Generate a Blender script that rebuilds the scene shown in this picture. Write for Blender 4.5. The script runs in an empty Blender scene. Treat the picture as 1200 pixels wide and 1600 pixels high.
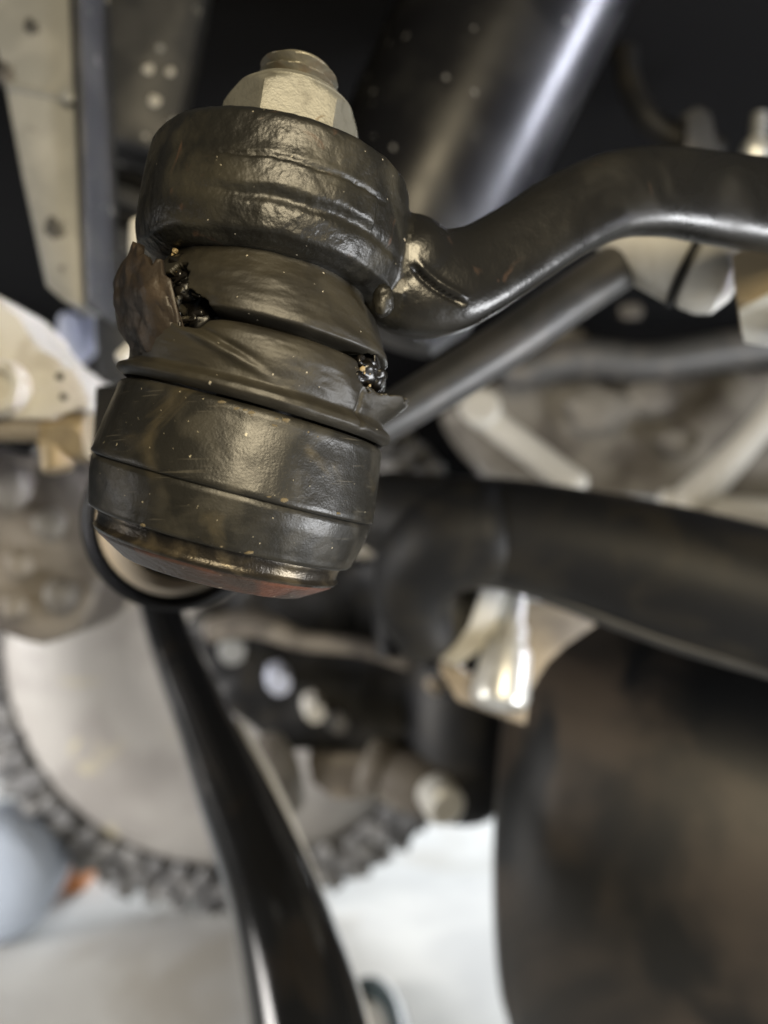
import bpy, bmesh, math, random
import numpy as np
from mathutils import Vector, Matrix, noise
random.seed(7)
R = math.radians
scene = bpy.context.scene

# ------------------------------------------------------------------ camera, world, lamps, exposure
CAMH = 0.35                       # the phone is held 35 cm above the workshop floor
F = 1284.0                        # focal length in photo pixels (1200 wide)
cam_d = bpy.data.cameras.new('camera'); cam = bpy.data.objects.new('camera', cam_d)
scene.collection.objects.link(cam); scene.camera = cam
cam.location = (0, 0, CAMH); cam.rotation_euler = (R(90), 0, 0)
cam_d.sensor_fit = 'HORIZONTAL'; cam_d.sensor_width = 7.3; cam_d.lens = 7.3 * F / 1200
cam_d.clip_start = 0.01; cam_d.clip_end = 50
cam_d.dof.use_dof = True; cam_d.dof.focus_distance = 0.1215; cam_d.dof.aperture_fstop = 2.6

world = bpy.data.worlds.new('World'); scene.world = world; world.use_nodes = True
world.node_tree.nodes['Background'].inputs[0].default_value = (0.80, 0.90, 1.0, 1)
world.node_tree.nodes['Background'].inputs[1].default_value = 0.05

def area(name, loc, target, size, power, col, size_y=None, spread=180):
    l = bpy.data.lights.new(name, 'AREA'); l.energy = power; l.color = col
    l.shape = 'RECTANGLE'; l.size = size; l.size_y = size_y or size; l.spread = R(spread)
    o = bpy.data.objects.new(name, l); scene.collection.objects.link(o)
    o.location = loc; o.rotation_euler = (Vector(target) - Vector(loc)).to_track_quat('-Z', 'Y').to_euler()
    return o
# warm inspection lamp held above and behind the phone, daylight from the open door on the far right, added fill lamps on the left and right
area('inspection_lamp', (0.07, -0.14, 0.47), (-0.02, 0.135, 0.37), 0.10, 1.50, (1.0, 0.84, 0.56), 0.16)
area('door_daylight', (0.45, 2.3, 0.62), (0.05, 0.62, 0.0), 1.7, 88, (0.93, 0.97, 1.0), 0.8)
area('wheel_fill', (-0.95, 0.20, 0.30), (-0.15, 0.72, 0.18), 0.45, 2.6, (1.0, 0.96, 0.92), 0.25, 70)  # low lamp added on the left to brighten the wheel face
area('side_fill', (0.62, 0.00, 0.11), (-0.02, 0.16, 0.36), 0.32, 5.0, (0.94, 0.95, 0.97), 0.12)  # added low lamp standing in for floor bounce, gives the silver highlights
area('damper_streak_light', (0.95, 0.22, 0.50), (0.06, 0.28, 0.47), 0.10, 0.20, (0.84, 0.86, 1.0), 0.30, 16)  # narrow lamp added to draw the lilac streak on the damper

vs = scene.view_settings
vs.view_transform = 'Standard'; vs.look = 'None'; vs.exposure = 0.0; vs.gamma = 1.0; vs.use_curve_mapping = False

# ------------------------------------------------------------------ helpers
def P(px, py, d):
    """photo pixel + distance -> world point (metres)"""
    return Vector(((px - 600) / F * d, d, CAMH - (py - 800) / F * d))
def S(px, d): return px / F * d
def MM(x, y, z): return Vector((x, y, z)) * 0.001 + Vector((0, 0, CAMH))

def link(o): scene.collection.objects.link(o); return o
def tag(o, label=None, cat=None, group=None, kind=None):
    if label: o['label'] = label
    if cat: o['category'] = cat
    if group: o['group'] = group
    if kind: o['kind'] = kind
    return o
def thing(name, label, cat, loc, group=None):
    o = link(bpy.data.objects.new(name, None)); o.location = loc; o.empty_display_size = 0.01
    return tag(o, label, cat, group)
def wloc(o):
    m = Matrix.Translation(o.location)
    return wloc(o.parent) @ o.matrix_parent_inverse @ m if o.parent else m
def put(name, me, mat, parent=None, sharp=38):
    if sharp is not None:
        me.polygons.foreach_set('use_smooth', [True] * len(me.polygons))
        if sharp < 180: me.set_sharp_from_angle(angle=R(sharp))
    o = link(bpy.data.objects.new(name, me))
    if mat: me.materials.clear(); me.materials.append(mat)
    if parent:
        o.parent = parent; o.matrix_parent_inverse = wloc(parent).inverted()
    return o
def mk(name, verts, faces, mat=None, parent=None, sharp=38, fix=True):
    me = bpy.data.meshes.new(name); me.from_pydata([tuple(v) for v in verts], [], faces)
    if fix:
        bm = bmesh.new(); bm.from_mesh(me); bmesh.ops.recalc_face_normals(bm, faces=bm.faces); bm.to_mesh(me); bm.free()
    me.update()
    return put(name, me, mat, parent, sharp)
def frame(n, ref=None):
    n = Vector(n).normalized()
    ref = Vector(ref) if ref else (Vector((0, 0, 1)) if abs(n.z) < .9 else Vector((0, -1, 0)))
    e = (ref - n * ref.dot(n)).normalized()
    return n, e, n.cross(e)
def lathe_vf(base, axis, prof, seg=48, close=True, wob=0, ref=None):
    """prof: list of (t, r) along the axis (metres)"""
    n, e, f = frame(axis, ref); vs_, fs = [], []
    for t, r in prof:
        for k in range(seg):
            a = 2 * math.pi * k / seg
            rr = r * (1 + wob * noise.noise(Vector((math.cos(a) * 2, math.sin(a) * 2, t * 300))))
            vs_.append(Vector(base) + n * t + (e * math.cos(a) + f * math.sin(a)) * rr)
    m = len(prof)
    for i in range(m - 1):
        for k in range(seg):
            k2 = (k + 1) % seg
            fs.append((i * seg + k, i * seg + k2, (i + 1) * seg + k2, (i + 1) * seg + k))
    if close:
        fs.append(tuple(range(seg))); fs.append(tuple((m - 1) * seg + k for k in range(seg)))
    else:
        for k in range(seg):
            k2 = (k + 1) % seg
            fs.append(((m - 1) * seg + k, (m - 1) * seg + k2, k2, k))
    return vs_, fs
def lathe(name, base, axis, prof, mat, parent=None, seg=48, close=True, sharp=38, wob=0):
    v, f = lathe_vf(base, axis, prof, seg, close, wob)
    return mk(name, v, f, mat, parent, sharp)
def crom(pts, sub):
    """Catmull-Rom through rows of numbers"""
    p = np.array([list(q) for q in pts], float); out = []
    p = np.vstack([2 * p[0] - p[1], p, 2 * p[-1] - p[-2]])
    for i in range(1, len(p) - 2):
        for s in range(sub):
            t = s / sub
            out.append(.5 * ((2 * p[i]) + (p[i + 1] - p[i - 1]) * t + (2 * p[i - 1] - 5 * p[i] + 4 * p[i + 1] - p[i + 2]) * t * t
                             + (-p[i - 1] + 3 * p[i] - 3 * p[i + 1] + p[i + 2]) * t ** 3))
    out.append(p[-2]); return np.array(out)
def tube_vf(pts, seg=20, sub=8, squash=1.0, power=2.0, ref=(0, -1, 0), round_ends=True):
    """pts: (Vector, radius); squash scales the half-width towards ref; power>2 squares the section"""
    q = crom([(*v, r) for v, r in pts], sub); vs_, fs = [], []
    C = [Vector(r[:3]) for r in q]; rad = [r[3] for r in q]
    if round_ends:
        d0 = (C[0] - C[1]).normalized(); d1 = (C[-1] - C[-2]).normalized()
        A = [(C[0] + d0 * rad[0] * s * .6, rad[0] * c) for s, c in ((1, .25), (.8, .65), (.45, .9))]
        B = [(C[-1] + d1 * rad[-1] * s * .6, rad[-1] * c) for s, c in ((.45, .9), (.8, .65), (1, .25))]
        C = [a for a, _ in A] + C + [b for b, _ in B]; rad = [r for _, r in A] + rad + [r for _, r in B]
    m = len(C)
    for i in range(m):
        tg = (C[min(i + 1, m - 1)] - C[max(i - 1, 0)]).normalized()
        e = Vector(ref) - tg * Vector(ref).dot(tg); e.normalize(); f = tg.cross(e)
        for k in range(seg):
            a = 2 * math.pi * k / seg; c, s = math.cos(a), math.sin(a)
            g = (abs(c) ** power + abs(s) ** power) ** (-1 / power)
            vs_.append(C[i] + (e * c * g * squash + f * s * g) * rad[i])
    for i in range(m - 1):
        for k in range(seg):
            k2 = (k + 1) % seg
            fs.append((i * seg + k, i * seg + k2, (i + 1) * seg + k2, (i + 1) * seg + k))
    fs.append(tuple(range(seg))); fs.append(tuple((m - 1) * seg + k for k in range(seg)))
    return vs_, fs
def tube(name, pts, mat, parent=None, seg=20, sub=8, squash=1.0, power=2.0, sharp=60, ref=(0, -1, 0), round_ends=True):
    v, f = tube_vf(pts, seg, sub, squash, power, ref, round_ends); return mk(name, v, f, mat, parent, sharp)
def ptube(name, pts, mat, parent=None, **kw):
    """pts in (px, py, depth, radius_px)"""
    return tube(name, [(P(x, y, d), S(r, d)) for x, y, d, r in pts], mat, parent, **kw)
def bevel_me(name, bm, width, segs=2):
    if width > 0:
        bmesh.ops.bevel(bm, geom=list(bm.edges), offset=width, segments=segs, affect='EDGES', profile=.6, clamp_overlap=True)
    bmesh.ops.recalc_face_normals(bm, faces=bm.faces)
    me = bpy.data.meshes.new(name); bm.to_mesh(me); bm.free(); return me
def slab(name, poly, d, thick, mat, parent=None, bevel=.0015, skew=None, lump=0.0):
    """a plate or casting of real thickness: outline at distance d (skew gives a depth per corner), extruded away"""
    bm = bmesh.new()
    fr = [bm.verts.new(P(x, y, d + (skew[i] if skew else 0))) for i, (x, y) in enumerate(poly)]
    bk = [bm.verts.new(v.co + Vector((0, thick, 0))) for v in fr]
    n = len(fr); bm.faces.new(fr); bm.faces.new(bk[::-1])
    for i in range(n): bm.faces.new((fr[i], bk[i], bk[(i + 1) % n], fr[(i + 1) % n]))
    me = bevel_me(name, bm, bevel)
    if lump:
        bm = bmesh.new(); bm.from_mesh(me); bmesh.ops.triangulate(bm, faces=bm.faces)
        bmesh.ops.subdivide_edges(bm, edges=[e for e in bm.edges if e.calc_length() > .012], cuts=3, use_grid_fill=True)
        bmesh.ops.subdivide_edges(bm, edges=[e for e in bm.edges if e.calc_length() > .012], cuts=2, use_grid_fill=True)
        bm.normal_update()
        for v in bm.verts: v.co += v.normal * lump * noise.fractal(v.co * 28, 1.0, 2.0, 3)
        bm.to_mesh(me); bm.free()
        return put(name, me, mat, parent, 70)
    return put(name, me, mat, parent, 50)
def box_me(name, c, axes, half, bevel=.001):
    bm = bmesh.new(); vv = []
    for sx in (-1, 1):
        for sy in (-1, 1):
            for sz in (-1, 1):
                vv.append(bm.verts.new(Vector(c) + axes[0] * half[0] * sx + axes[1] * half[1] * sy + axes[2] * half[2] * sz))
    for f in ((0, 1, 3, 2), (4, 6, 7, 5), (0, 4, 5, 1), (2, 3, 7, 6), (0, 2, 6, 4), (1, 5, 7, 3)): bm.faces.new([vv[i] for i in f])
    return bevel_me(name, bm, bevel)
def box(name, c, axes, half, mat, parent=None, bevel=.001): return put(name, box_me(name, c, axes, half, bevel), mat, parent, 45)
def hexnut(name, base, axis, rc, h, mat, parent=None, twist=0, dome=.25):
    """hexagon prism with chamfered crown: 6-fold section blended to a circle at the top"""
    n, e, f = frame(axis, (0, -1, 0)); vs_, fs = [], []; seg = 96
    rows = [(0, 0, 1, 0), (.04, 0, 1, 0), (.5, 0, 1, 0)] + [(.84 + .16 * i / 6, i / 6, 1, 0) for i in range(7)]
    for t, cut, _, _ in rows:
        lim = rc * (1.0 - .12 * cut)
        for k in range(seg):
            a = 2 * math.pi * k / seg - twist; b = (a + twist + 1e-9) % (math.pi / 3) - math.pi / 6
            r = rc * math.cos(math.pi / 6) / math.cos(b); r = min(r, rc * .993, lim)
            vs_.append(Vector(base) + n * t * h + (e * math.cos(a) + f * math.sin(a)) * r)
    m = len(rows)
    for i in range(m - 1):
        for k in range(seg):
            k2 = (k + 1) % seg; fs.append((i * seg + k, i * seg + k2, (i + 1) * seg + k2, (i + 1) * seg + k))
    fs.append(tuple(range(seg))); fs.append(tuple((m - 1) * seg + k for k in range(seg)))
    return mk(name, vs_, fs, mat, parent, 22)
def blob(name, c, r, mat, parent=None, sub=4, amp=.3, freq=2.0, scale=(1, 1, 1), seed=0, kind=None, octaves=4):
    bm = bmesh.new(); bmesh.ops.create_icosphere(bm, subdivisions=sub, radius=1)
    for v in bm.verts:
        d = v.co.normalized(); k = 1 + amp * noise.fractal(d * freq + Vector((seed * 7.1, seed * 3.3, 0)), 1.0, 2.0, octaves)
        v.co = Vector((d.x * scale[0], d.y * scale[1], d.z * scale[2])) * r * k + Vector(c)
    me = bpy.data.meshes.new(name); bm.to_mesh(me); bm.free()
    o = put(name, me, mat, parent, 75)
    return tag(o, kind=kind) if kind else o

# ------------------------------------------------------------------ materials
def mat(name, col, rough=.5, metal=0., bump=0., bscale=800, col2=None, cscale=120, cpos=(.45, .65), speck=None, sscale=900, spos=(.70, .74),
        rough2=None, fine=0., fscale=4000, coat=0., spec=.5, stain=None, stscale=60, stpos=(.56, .66), streak=None, world=False):
    m = bpy.data.materials.new(name); m.use_nodes = True; nt = m.node_tree; N, L = nt.nodes, nt.links
    b = N['Principled BSDF']; b.inputs['Metallic'].default_value = metal; b.inputs['Roughness'].default_value = rough
    b.inputs['Specular IOR Level'].default_value = spec; b.inputs['Coat Weight'].default_value = coat; b.inputs['Coat Roughness'].default_value = .15
    tc = N.new('ShaderNodeTexCoord'); co_out = N.new('ShaderNodeNewGeometry').outputs['Position'] if world else tc.outputs['Object']
    def nz(sc, det=6, dist=0):
        n = N.new('ShaderNodeTexNoise'); n.inputs['Scale'].default_value = sc; n.inputs['Detail'].default_value = det
        n.inputs['Distortion'].default_value = dist; L.new(co_out, n.inputs['Vector']); return n
    def ramp(n, lo, hi):
        r = N.new('ShaderNodeMapRange'); r.interpolation_type = 'SMOOTHSTEP'; r.inputs[1].default_value = lo; r.inputs[2].default_value = hi
        L.new(n.outputs['Fac'], r.inputs[0]); return r.outputs[0]
    cur = None
    def mix(fac, c):
        nonlocal cur
        x = N.new('ShaderNodeMix'); x.data_type = 'RGBA'; L.new(fac, x.inputs[0])
        if cur is None: x.inputs[6].default_value = (*col, 1)
        else: L.new(cur, x.inputs[6])
        x.inputs[7].default_value = (*c, 1); cur = x.outputs[2]
    if col2:
        f = ramp(nz(cscale, 8, .6), *cpos); mix(f, col2)
        if rough2 is not None:
            rr = N.new('ShaderNodeMapRange'); rr.inputs[3].default_value = rough; rr.inputs[4].default_value = rough2
            L.new(f, rr.inputs[0]); L.new(rr.outputs[0], b.inputs['Roughness'])
    if stain: mix(ramp(nz(stscale, 5, 1.5), *stpos), stain)
    if streak:
        for ang, th in ((.27, .66), (-.5, .70)):
            mp = N.new('ShaderNodeMapping'); mp.inputs['Rotation'].default_value = (0, ang, .2); mp.inputs['Scale'].default_value = (1, 1, 26)
            L.new(co_out, mp.inputs['Vector']); q = nz(110, 3); L.new(mp.outputs['Vector'], q.inputs['Vector'])
            mix(ramp(q, th, th + .05), streak)
    if speck: mix(ramp(nz(sscale, 2), *spos), speck)
    if cur is not None: L.new(cur, b.inputs['Base Color'])
    else: b.inputs['Base Color'].default_value = (*col, 1)
    last = None
    for st, sc, dist, det in ((bump, bscale, .0006, 5), (fine, fscale, .0002, 3)):
        if st:
            bp = N.new('ShaderNodeBump'); bp.inputs['Strength'].default_value = st; bp.inputs['Distance'].default_value = dist
            L.new(nz(sc, det).outputs['Fac'], bp.inputs['Height'])
            if last: L.new(last, bp.inputs['Normal'])
            last = bp.outputs['Normal']
    if last: L.new(last, b.inputs['Normal'])
    return m

M = {}
M['forged'] = mat('forged_black_paint', (.0105, .0100, .0082), .36, bump=.50, bscale=480, col2=(.027, .0245, .017), cscale=90, cpos=(.42, .68), rough2=.5,
                  fine=.35, fscale=1500, stain=(.055, .034, .022), stscale=150, stpos=(.64, .74), speck=(.42, .38, .30), sscale=1400, spos=(.75, .775))
M['forged_arm'] = mat('satin_black_arm', (.0095, .0092, .0085), .27, bump=.10, bscale=420, col2=(.015, .014, .0115), cscale=70, cpos=(.42, .7), rough2=.45,
                      fine=.25, fscale=1700, stain=(.035, .024, .018), stscale=110, stpos=(.66, .76))
M['rubber'] = mat('cracked_rubber', (.0165, .0145, .0105), .46, bump=.22, bscale=300, col2=(.028, .0245, .0165), cscale=110, cpos=(.38, .66), rough2=.52,
                  fine=.18, fscale=2600, speck=(.45, .41, .33), sscale=1250, spos=(.755, .775))
M['flap'] = mat('torn_rubber_face', (.026, .019, .013), .5, bump=.4, bscale=500, col2=(.045, .032, .021), cscale=200, fine=.3, fscale=2200)
M['housing'] = mat('housing_black_steel', (.0145, .0138, .0115), .35, metal=.0, bump=.16, bscale=520, col2=(.029, .0265, .020), cscale=150, cpos=(.45, .68), rough2=.46,
                   fine=.20, fscale=3200, streak=(.050, .046, .037), stain=(.060, .050, .031), stscale=70, stpos=(.58, .76), speck=(.42, .38, .28), sscale=1500, spos=(.74, .765))
M['cap_band'] = mat('cap_band_brushed', (.035, .030, .024), .30, metal=.6, bump=.2, bscale=700, col2=(.11, .09, .06), cscale=170, fine=.3, fscale=3000)
M['rust'] = mat('rusty_cap_edge', (.055, .038, .030), .42, bump=.4, bscale=800, col2=(.15, .060, .036), cscale=75, cpos=(.53, .66), fine=.4, speck=(.5, .42, .3), sscale=1300, spos=(.72, .75))
M['zinc'] = mat('zinc_plated_nut', (.180, .175, .148), .48, metal=.25, bump=.2, bscale=600, col2=(.12, .115, .095), cscale=300, cpos=(.48, .70), fine=.35, fscale=2600,
                stain=(.10, .08, .05), stscale=350, stpos=(.66, .74))
M['thread'] = mat('dirty_thread', (.17, .16, .125), .42, metal=.4, bump=.3, bscale=700, col2=(.16, .13, .09), cscale=260)
M['grease'] = mat('black_grease', (.008, .007, .006), .30, speck=(.25, .17, .08), sscale=900, spos=(.71, .76))
M['dirt'] = mat('dried_dirt', (.13, .105, .062), .8, bump=.6, bscale=1500)
M['grit'] = mat('golden_grit', (.34, .26, .14), .5, bump=.8, bscale=1500)
M['gloss_black'] = mat('gloss_black_paint', (.010, .010, .011), .20, bump=.05, bscale=150, coat=.6, speck=(.25, .25, .25), sscale=260, spos=(.76, .79))
M['damper_paint'] = mat('damper_paint', (.007, .007, .008), .33, spec=.3, bump=.12, bscale=90, col2=(.013, .013, .013), cscale=35, rough2=.42, speck=(.25, .25, .25), sscale=220, spos=(.72, .76))
M['arm_gloss'] = mat('gloss_black_brown_sheen', (.010, .010, .010), .14, bump=.10, bscale=60, coat=.5, col2=(.018, .015, .012), cscale=28, cpos=(.54, .66), rough2=.22)  # faint brown patches in the colour stand in for brown reflections
M['rod_grey'] = mat('dull_rod', (.055, .055, .055), .45, metal=.2, bump=.3, bscale=120, col2=(.085, .08, .075), cscale=60)
M['satin_black'] = mat('satin_black', (.009, .0095, .011), .55, spec=.35, bump=.2, bscale=200, col2=(.022, .020, .017), cscale=40)
M['dark_grey'] = mat('dark_grey_paint', (.035, .036, .038), .5, bump=.2, bscale=150, col2=(.055, .055, .055), cscale=60, speck=(.4, .4, .38), sscale=170, spos=(.70, .73))
M['mid_grey'] = mat('mid_grey_metal', (.10, .10, .10), .5, metal=.3, bump=.2, bscale=120, col2=(.16, .15, .14), cscale=60)
M['galv'] = mat('galvanised_steel', (.30, .305, .30), .6, metal=.1, bump=.3, bscale=120, col2=(.38, .38, .375), cscale=50, stain=(.10, .105, .095), stscale=75, stpos=(.64, .72), fine=.3, fscale=600)
M['cream'] = mat('cream_casting', (.66, .65, .61), .55, bump=.3, bscale=120, col2=(.54, .52, .47), cscale=70)
M['white'] = mat('white_plastic', (.78, .77, .74), .4, bump=.1, bscale=100)
M['bluewhite'] = mat('bluish_plastic', (.62, .66, .80), .4)
M['brass'] = mat('dull_brass', (.42, .34, .22), .5, metal=.3, bump=.2, bscale=150, col2=(.33, .27, .18), cscale=90)
M['brown_cast'] = mat('brown_grey_casting', (.11, .095, .08), .6, bump=.6, bscale=90, col2=(.24, .21, .17), cscale=30, cpos=(.45, .62))
M['tan'] = mat('tan_steel', (.40, .33, .24), .5, bump=.2, bscale=120, col2=(.30, .25, .19), cscale=80)
M['bright_zinc'] = mat('bright_zinc', (.80, .80, .76), .32, metal=.5, bump=.2, bscale=120, col2=(.62, .61, .57), cscale=70)
M['aluminium'] = mat('cast_aluminium', (.20, .185, .16), .6, metal=.1, bump=.5, bscale=80, col2=(.10, .088, .075), cscale=22, cpos=(.42, .62))
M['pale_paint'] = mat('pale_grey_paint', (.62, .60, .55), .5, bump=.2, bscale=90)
M['tyre'] = mat('mottled_tyre', (.012, .0118, .0116), .46, bump=.8, bscale=22, col2=(.060, .047, .036), cscale=10, cpos=(.46, .66), stain=(.006, .007, .008), stscale=7, stpos=(.55, .68), fine=.3, fscale=500, world=True)  # brown and near-black patches scattered at random
M['lug'] = mat('grey_knob_rubber', (.16, .16, .165), .35, bump=.4, bscale=150, world=True, col2=(.26, .255, .25), cscale=60)
M['disc'] = mat('pale_wheel_disc', (.37, .355, .335), .5, bump=.15, bscale=60, col2=(.28, .265, .25), cscale=14, cpos=(.4, .62), stain=(.42, .38, .28), stscale=18, stpos=(.62, .70))
M['floor'] = mat('concrete_floor', (.60, .60, .58), .7, stain=(.43, .41, .37), stscale=5, stpos=(.50, .72), bump=.3, bscale=60, col2=(.50, .50, .49), cscale=9, cpos=(.4, .62), fine=.4, fscale=400)
M['wall'] = mat('workshop_wall', (.55, .55, .53), .8, bump=.1, bscale=20)
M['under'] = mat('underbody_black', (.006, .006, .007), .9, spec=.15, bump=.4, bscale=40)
M['blue'] = mat('pale_blue_plastic', (.44, .50, .60), .45, bump=.1, bscale=60)
M['orange'] = mat('orange_plastic', (.48, .19, .07), .6, bump=.1, bscale=60)
M['hose'] = mat('dark_hose', (.03, .045, .05), .4)
M['steel'] = mat('ring_steel', (.72, .60, .45), .4, metal=.2, bump=.15, bscale=100)

# ------------------------------------------------------------------ setting
fv = [(-4, -3, 0), (4, -3, 0), (4, 3.2, 0), (-4, 3.2, 0)]
tag(mk('floor', fv, [(0, 1, 2, 3)], M['floor'], fix=False), kind='structure')
tag(mk('wall', [(-4, 3.2, 0), (4, 3.2, 0), (4, 3.2, 2.6), (-4, 3.2, 2.6)], [(0, 3, 2, 1)], M['wall'], fix=False), kind='structure')
# the dark belly of the vehicle: roof plate above and the bulkhead behind the suspension
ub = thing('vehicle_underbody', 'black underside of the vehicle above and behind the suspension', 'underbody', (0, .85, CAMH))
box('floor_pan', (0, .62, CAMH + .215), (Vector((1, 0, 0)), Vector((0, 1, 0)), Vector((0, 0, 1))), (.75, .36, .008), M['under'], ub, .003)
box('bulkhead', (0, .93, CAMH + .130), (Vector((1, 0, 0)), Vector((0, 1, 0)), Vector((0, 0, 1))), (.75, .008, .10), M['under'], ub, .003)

# ================================================================== THE BALL JOINT
HN = Vector((.268, -.015, 1)).normalized(); H0 = MM(-24.3, 135, 4)
EN = Vector((.148, .06, 1)).normalized(); E0 = MM(-18, 135, 46)
def camframe(n, c):
    e = (Vector((0, 0, CAMH)) - c); e.z = 0
    e = (e - n * e.dot(n)).normalized(); return n, e, n.cross(e)
mm = .001
bj = thing('ball_joint', 'black ball joint with a split rubber boot, hanging below the forged arm eye', 'ball joint', H0 - HN * .0146)

def ring_mesh(name, frames, prof, seg, dispf, mat_, parent, closed_ends=True, keep=None, sharp=60):
    """grid of rings; prof rows: (centre, (n,e,f), r); dispf(i, phi_deg)-> radial mm; keep(i,phi)->bool for faces"""
    vs_, fs = [], []; m = len(prof)
    for i, (c, fr, r) in enumerate(prof):
        n, e, f = fr
        for k in range(seg):
            a = -math.pi + 2 * math.pi * k / seg
            d = e * math.cos(a) + f * math.sin(a)
            vs_.append(c + d * (r + dispf(i, math.degrees(a), d)) * mm)
    for i in range(m - 1):
        for k in range(seg):
            k2 = (k + 1) % seg
            if keep and not keep(i, -180 + 360 * (k + .5) / seg): continue
            fs.append((i * seg + k, i * seg + k2, (i + 1) * seg + k2, (i + 1) * seg + k))
    if closed_ends:
        fs.append(tuple(range(seg))); fs.append(tuple((m - 1) * seg + k for k in range(seg)))
    return mk(name, vs_, fs, mat_, parent, sharp)

HF = camframe(HN, H0)
def hprof(rows, step=.35):
    out = []
    for (t0, r0), (t1, r1) in zip(rows[:-1], rows[1:]):
        n = max(1, int(math.hypot(t1 - t0, r1 - r0) / step))
        out += [(t0 + (t1 - t0) * k / n, r0 + (r1 - r0) * k / n) for k in range(n)]
    out.append(rows[-1])
    return out
def hring(name, rows, mat_, amp=.10, fr=160, extra=None, sharp=50):
    pr = hprof(rows)
    prof = [(H0 + HN * t * mm, HF, r) for t, r in pr]
    def dsp(i, ph, d):
        t = pr[i][0]; v = H0 + HN * t * mm + d * .022
        x = amp * noise.fractal(v * fr, 1, 2, 3)
        return x + (extra(t, ph) if extra else 0)
    return ring_mesh(name, None, prof, 240, dsp, mat_, bj, True, None, sharp)
# conical shoulder: slightly proud of the lower band along an uneven seam; a nicked, dusty top edge
def sh_extra(t, ph):
    return .12 * math.exp(-((t - 11.4) / .8) ** 2) * (1 + noise.noise(Vector((ph * .15, 2, 0)))) \
        + .18 * math.exp(-((t - 1.0) / .5) ** 2) * noise.noise(Vector((ph * .09, 7, 0)))
hring('housing_shoulder', [(-.3, 22.4), (.05, 23.1), (.35, 23.25), (1.0, 23.15), (6, 22.5), (11.2, 21.8), (11.9, 21.5), (12.3, 20.8)], M['housing'], extra=sh_extra)
def lb_extra(t, ph):
    a = .10 * math.exp(-((t + .5) / .4) ** 2) * noise.noise(Vector((ph * .11, 1, 0)))
    return a + .16 * math.exp(-((t + 7.6) / .35) ** 2) * (.6 + noise.noise(Vector((ph * .07, 5, 0))))
hring('housing_band', [(-8.2, 20.6), (-8.15, 21.2), (-7.8, 21.5), (-6, 22.05), (-3, 22.75), (-.75, 22.95), (-.25, 22.7), (-.15, 22.0)], M['housing'], extra=lb_extra)
def cp_extra(t, ph): return .10 * math.exp(-((t + 11.0) / .3) ** 2) * noise.noise(Vector((ph * .1, 9, 0)))
hring('cap_ring', [(-11.5, 19.2), (-11.35, 19.9), (-10.9, 20.15), (-10.4, 19.75), (-9.2, 19.8), (-8.5, 20.1), (-8.1, 20.1)], M['cap_band'], amp=.05, extra=cp_extra)
hring('end_cap', [(-14.6, .5), (-14.6, 12), (-14.5, 15.0), (-14.2, 15.5), (-11.9, 19.2), (-11.3, 19.6), (-11.0, 19.4)], M['rust'], amp=.12, fr=220)

def hpt(t, ph, r_):
    n, e, f = HF; a = R(ph); return H0 + n * t * mm + (e * math.cos(a) + f * math.sin(a)) * r_ * mm
for i in range(26):
    if i < 16: t_, p_ = 11.0 + random.gauss(0, .5), random.uniform(-14, 26); r_ = 21.75
    else: t_, p_ = random.choice((.6, .6, -7.7)), random.uniform(-35, 45); r_ = 23.0 if t_ > 0 else 21.45
    blob('dirt_crust', hpt(t_, p_, r_ - .05), random.uniform(.25, .6) * mm, M['dirt'], bj, 2, .5, 2.5, (1.5, .5, .55), i)
# ---- stud inside the boot and through the eye
stud_pts = [(H0 + HN * .008, .0075), (H0 + HN * .016, .0072), (E0 - EN * .010, .0078), (E0 + EN * .008, .0066), (E0 + EN * .0095, .0064)]
tube('stud', stud_pts, M['grease'], bj, seg=32, round_ends=False)
# threaded tip above the nut: real thread turns
NB = E0 + EN * .0098
def thread_tip():
    vs_, fs = [], []; seg = 48; rows = 64; n, e, f = camframe(EN, E0)
    for i in range(rows):
        t = .008 + .0104 * i / (rows - 1)
        end = max(0, (t - .0174) / .0010)
        for k in range(seg):
            a = 2 * math.pi * k / seg
            ph = (t / .0017 + k / seg) % 1.0
            r = .0059 + .0007 * (abs(ph - .5) * 4 - 1) * (1 - end)
            r -= .0010 * end
            vs_.append(NB + n * t + (e * math.cos(a) + f * math.sin(a)) * r)
    for i in range(rows - 1):
        for k in range(seg):
            k2 = (k + 1) % seg; fs.append((i * seg + k, i * seg + k2, (i + 1) * seg + k2, (i + 1) * seg + k))
    fs.append(tuple(range(seg))); fs.append(tuple((rows - 1) * seg + k for k in range(seg)))
    return mk('threaded_tip', vs_, fs, M['thread'], bj, 18)
thread_tip()

# ---- rubber boot
B0 = H0 + HN * .0126; B1 = E0 - EN * .0088
UP = [(0, 21.2), (.02, 22.1), (.05, 22.7), (.09, 22.5), (.115, 21.4), (.14, 20.9), (.18, 21.1), (.26, 21.5), (.34, 21.6), (.41, 21.1), (.455, 20.4), (.482, 19.0),
      (.495, 17.0), (.505, 16.4), (.514, 17.6), (.53, 20.0), (.545, 20.5), (.60, 20.5), (.68, 20.0), (.78, 19.0), (.88, 17.7), (.95, 16.8), (1.0, 16.4)]
uu = np.linspace(0, 1, 170); rr = np.interp(uu, [a for a, _ in UP], [b for _, b in UP])
rr = np.convolve(np.pad(rr, 2, 'edge'), [.1, .2, .4, .2, .1], 'valid')
def g(x, c, w): return math.exp(-((x - c) / w) ** 2)
def sm(x, a, b):
    t = min(1, max(0, (x - a) / (b - a))); return t * t * (3 - 2 * t)
bprof = []
for u, r in zip(uu, rr):
    n = HN.lerp(EN, float(u)).normalized(); c = B0.lerp(B1, float(u)); bprof.append((c, camframe(n, c), float(r)))
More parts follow.
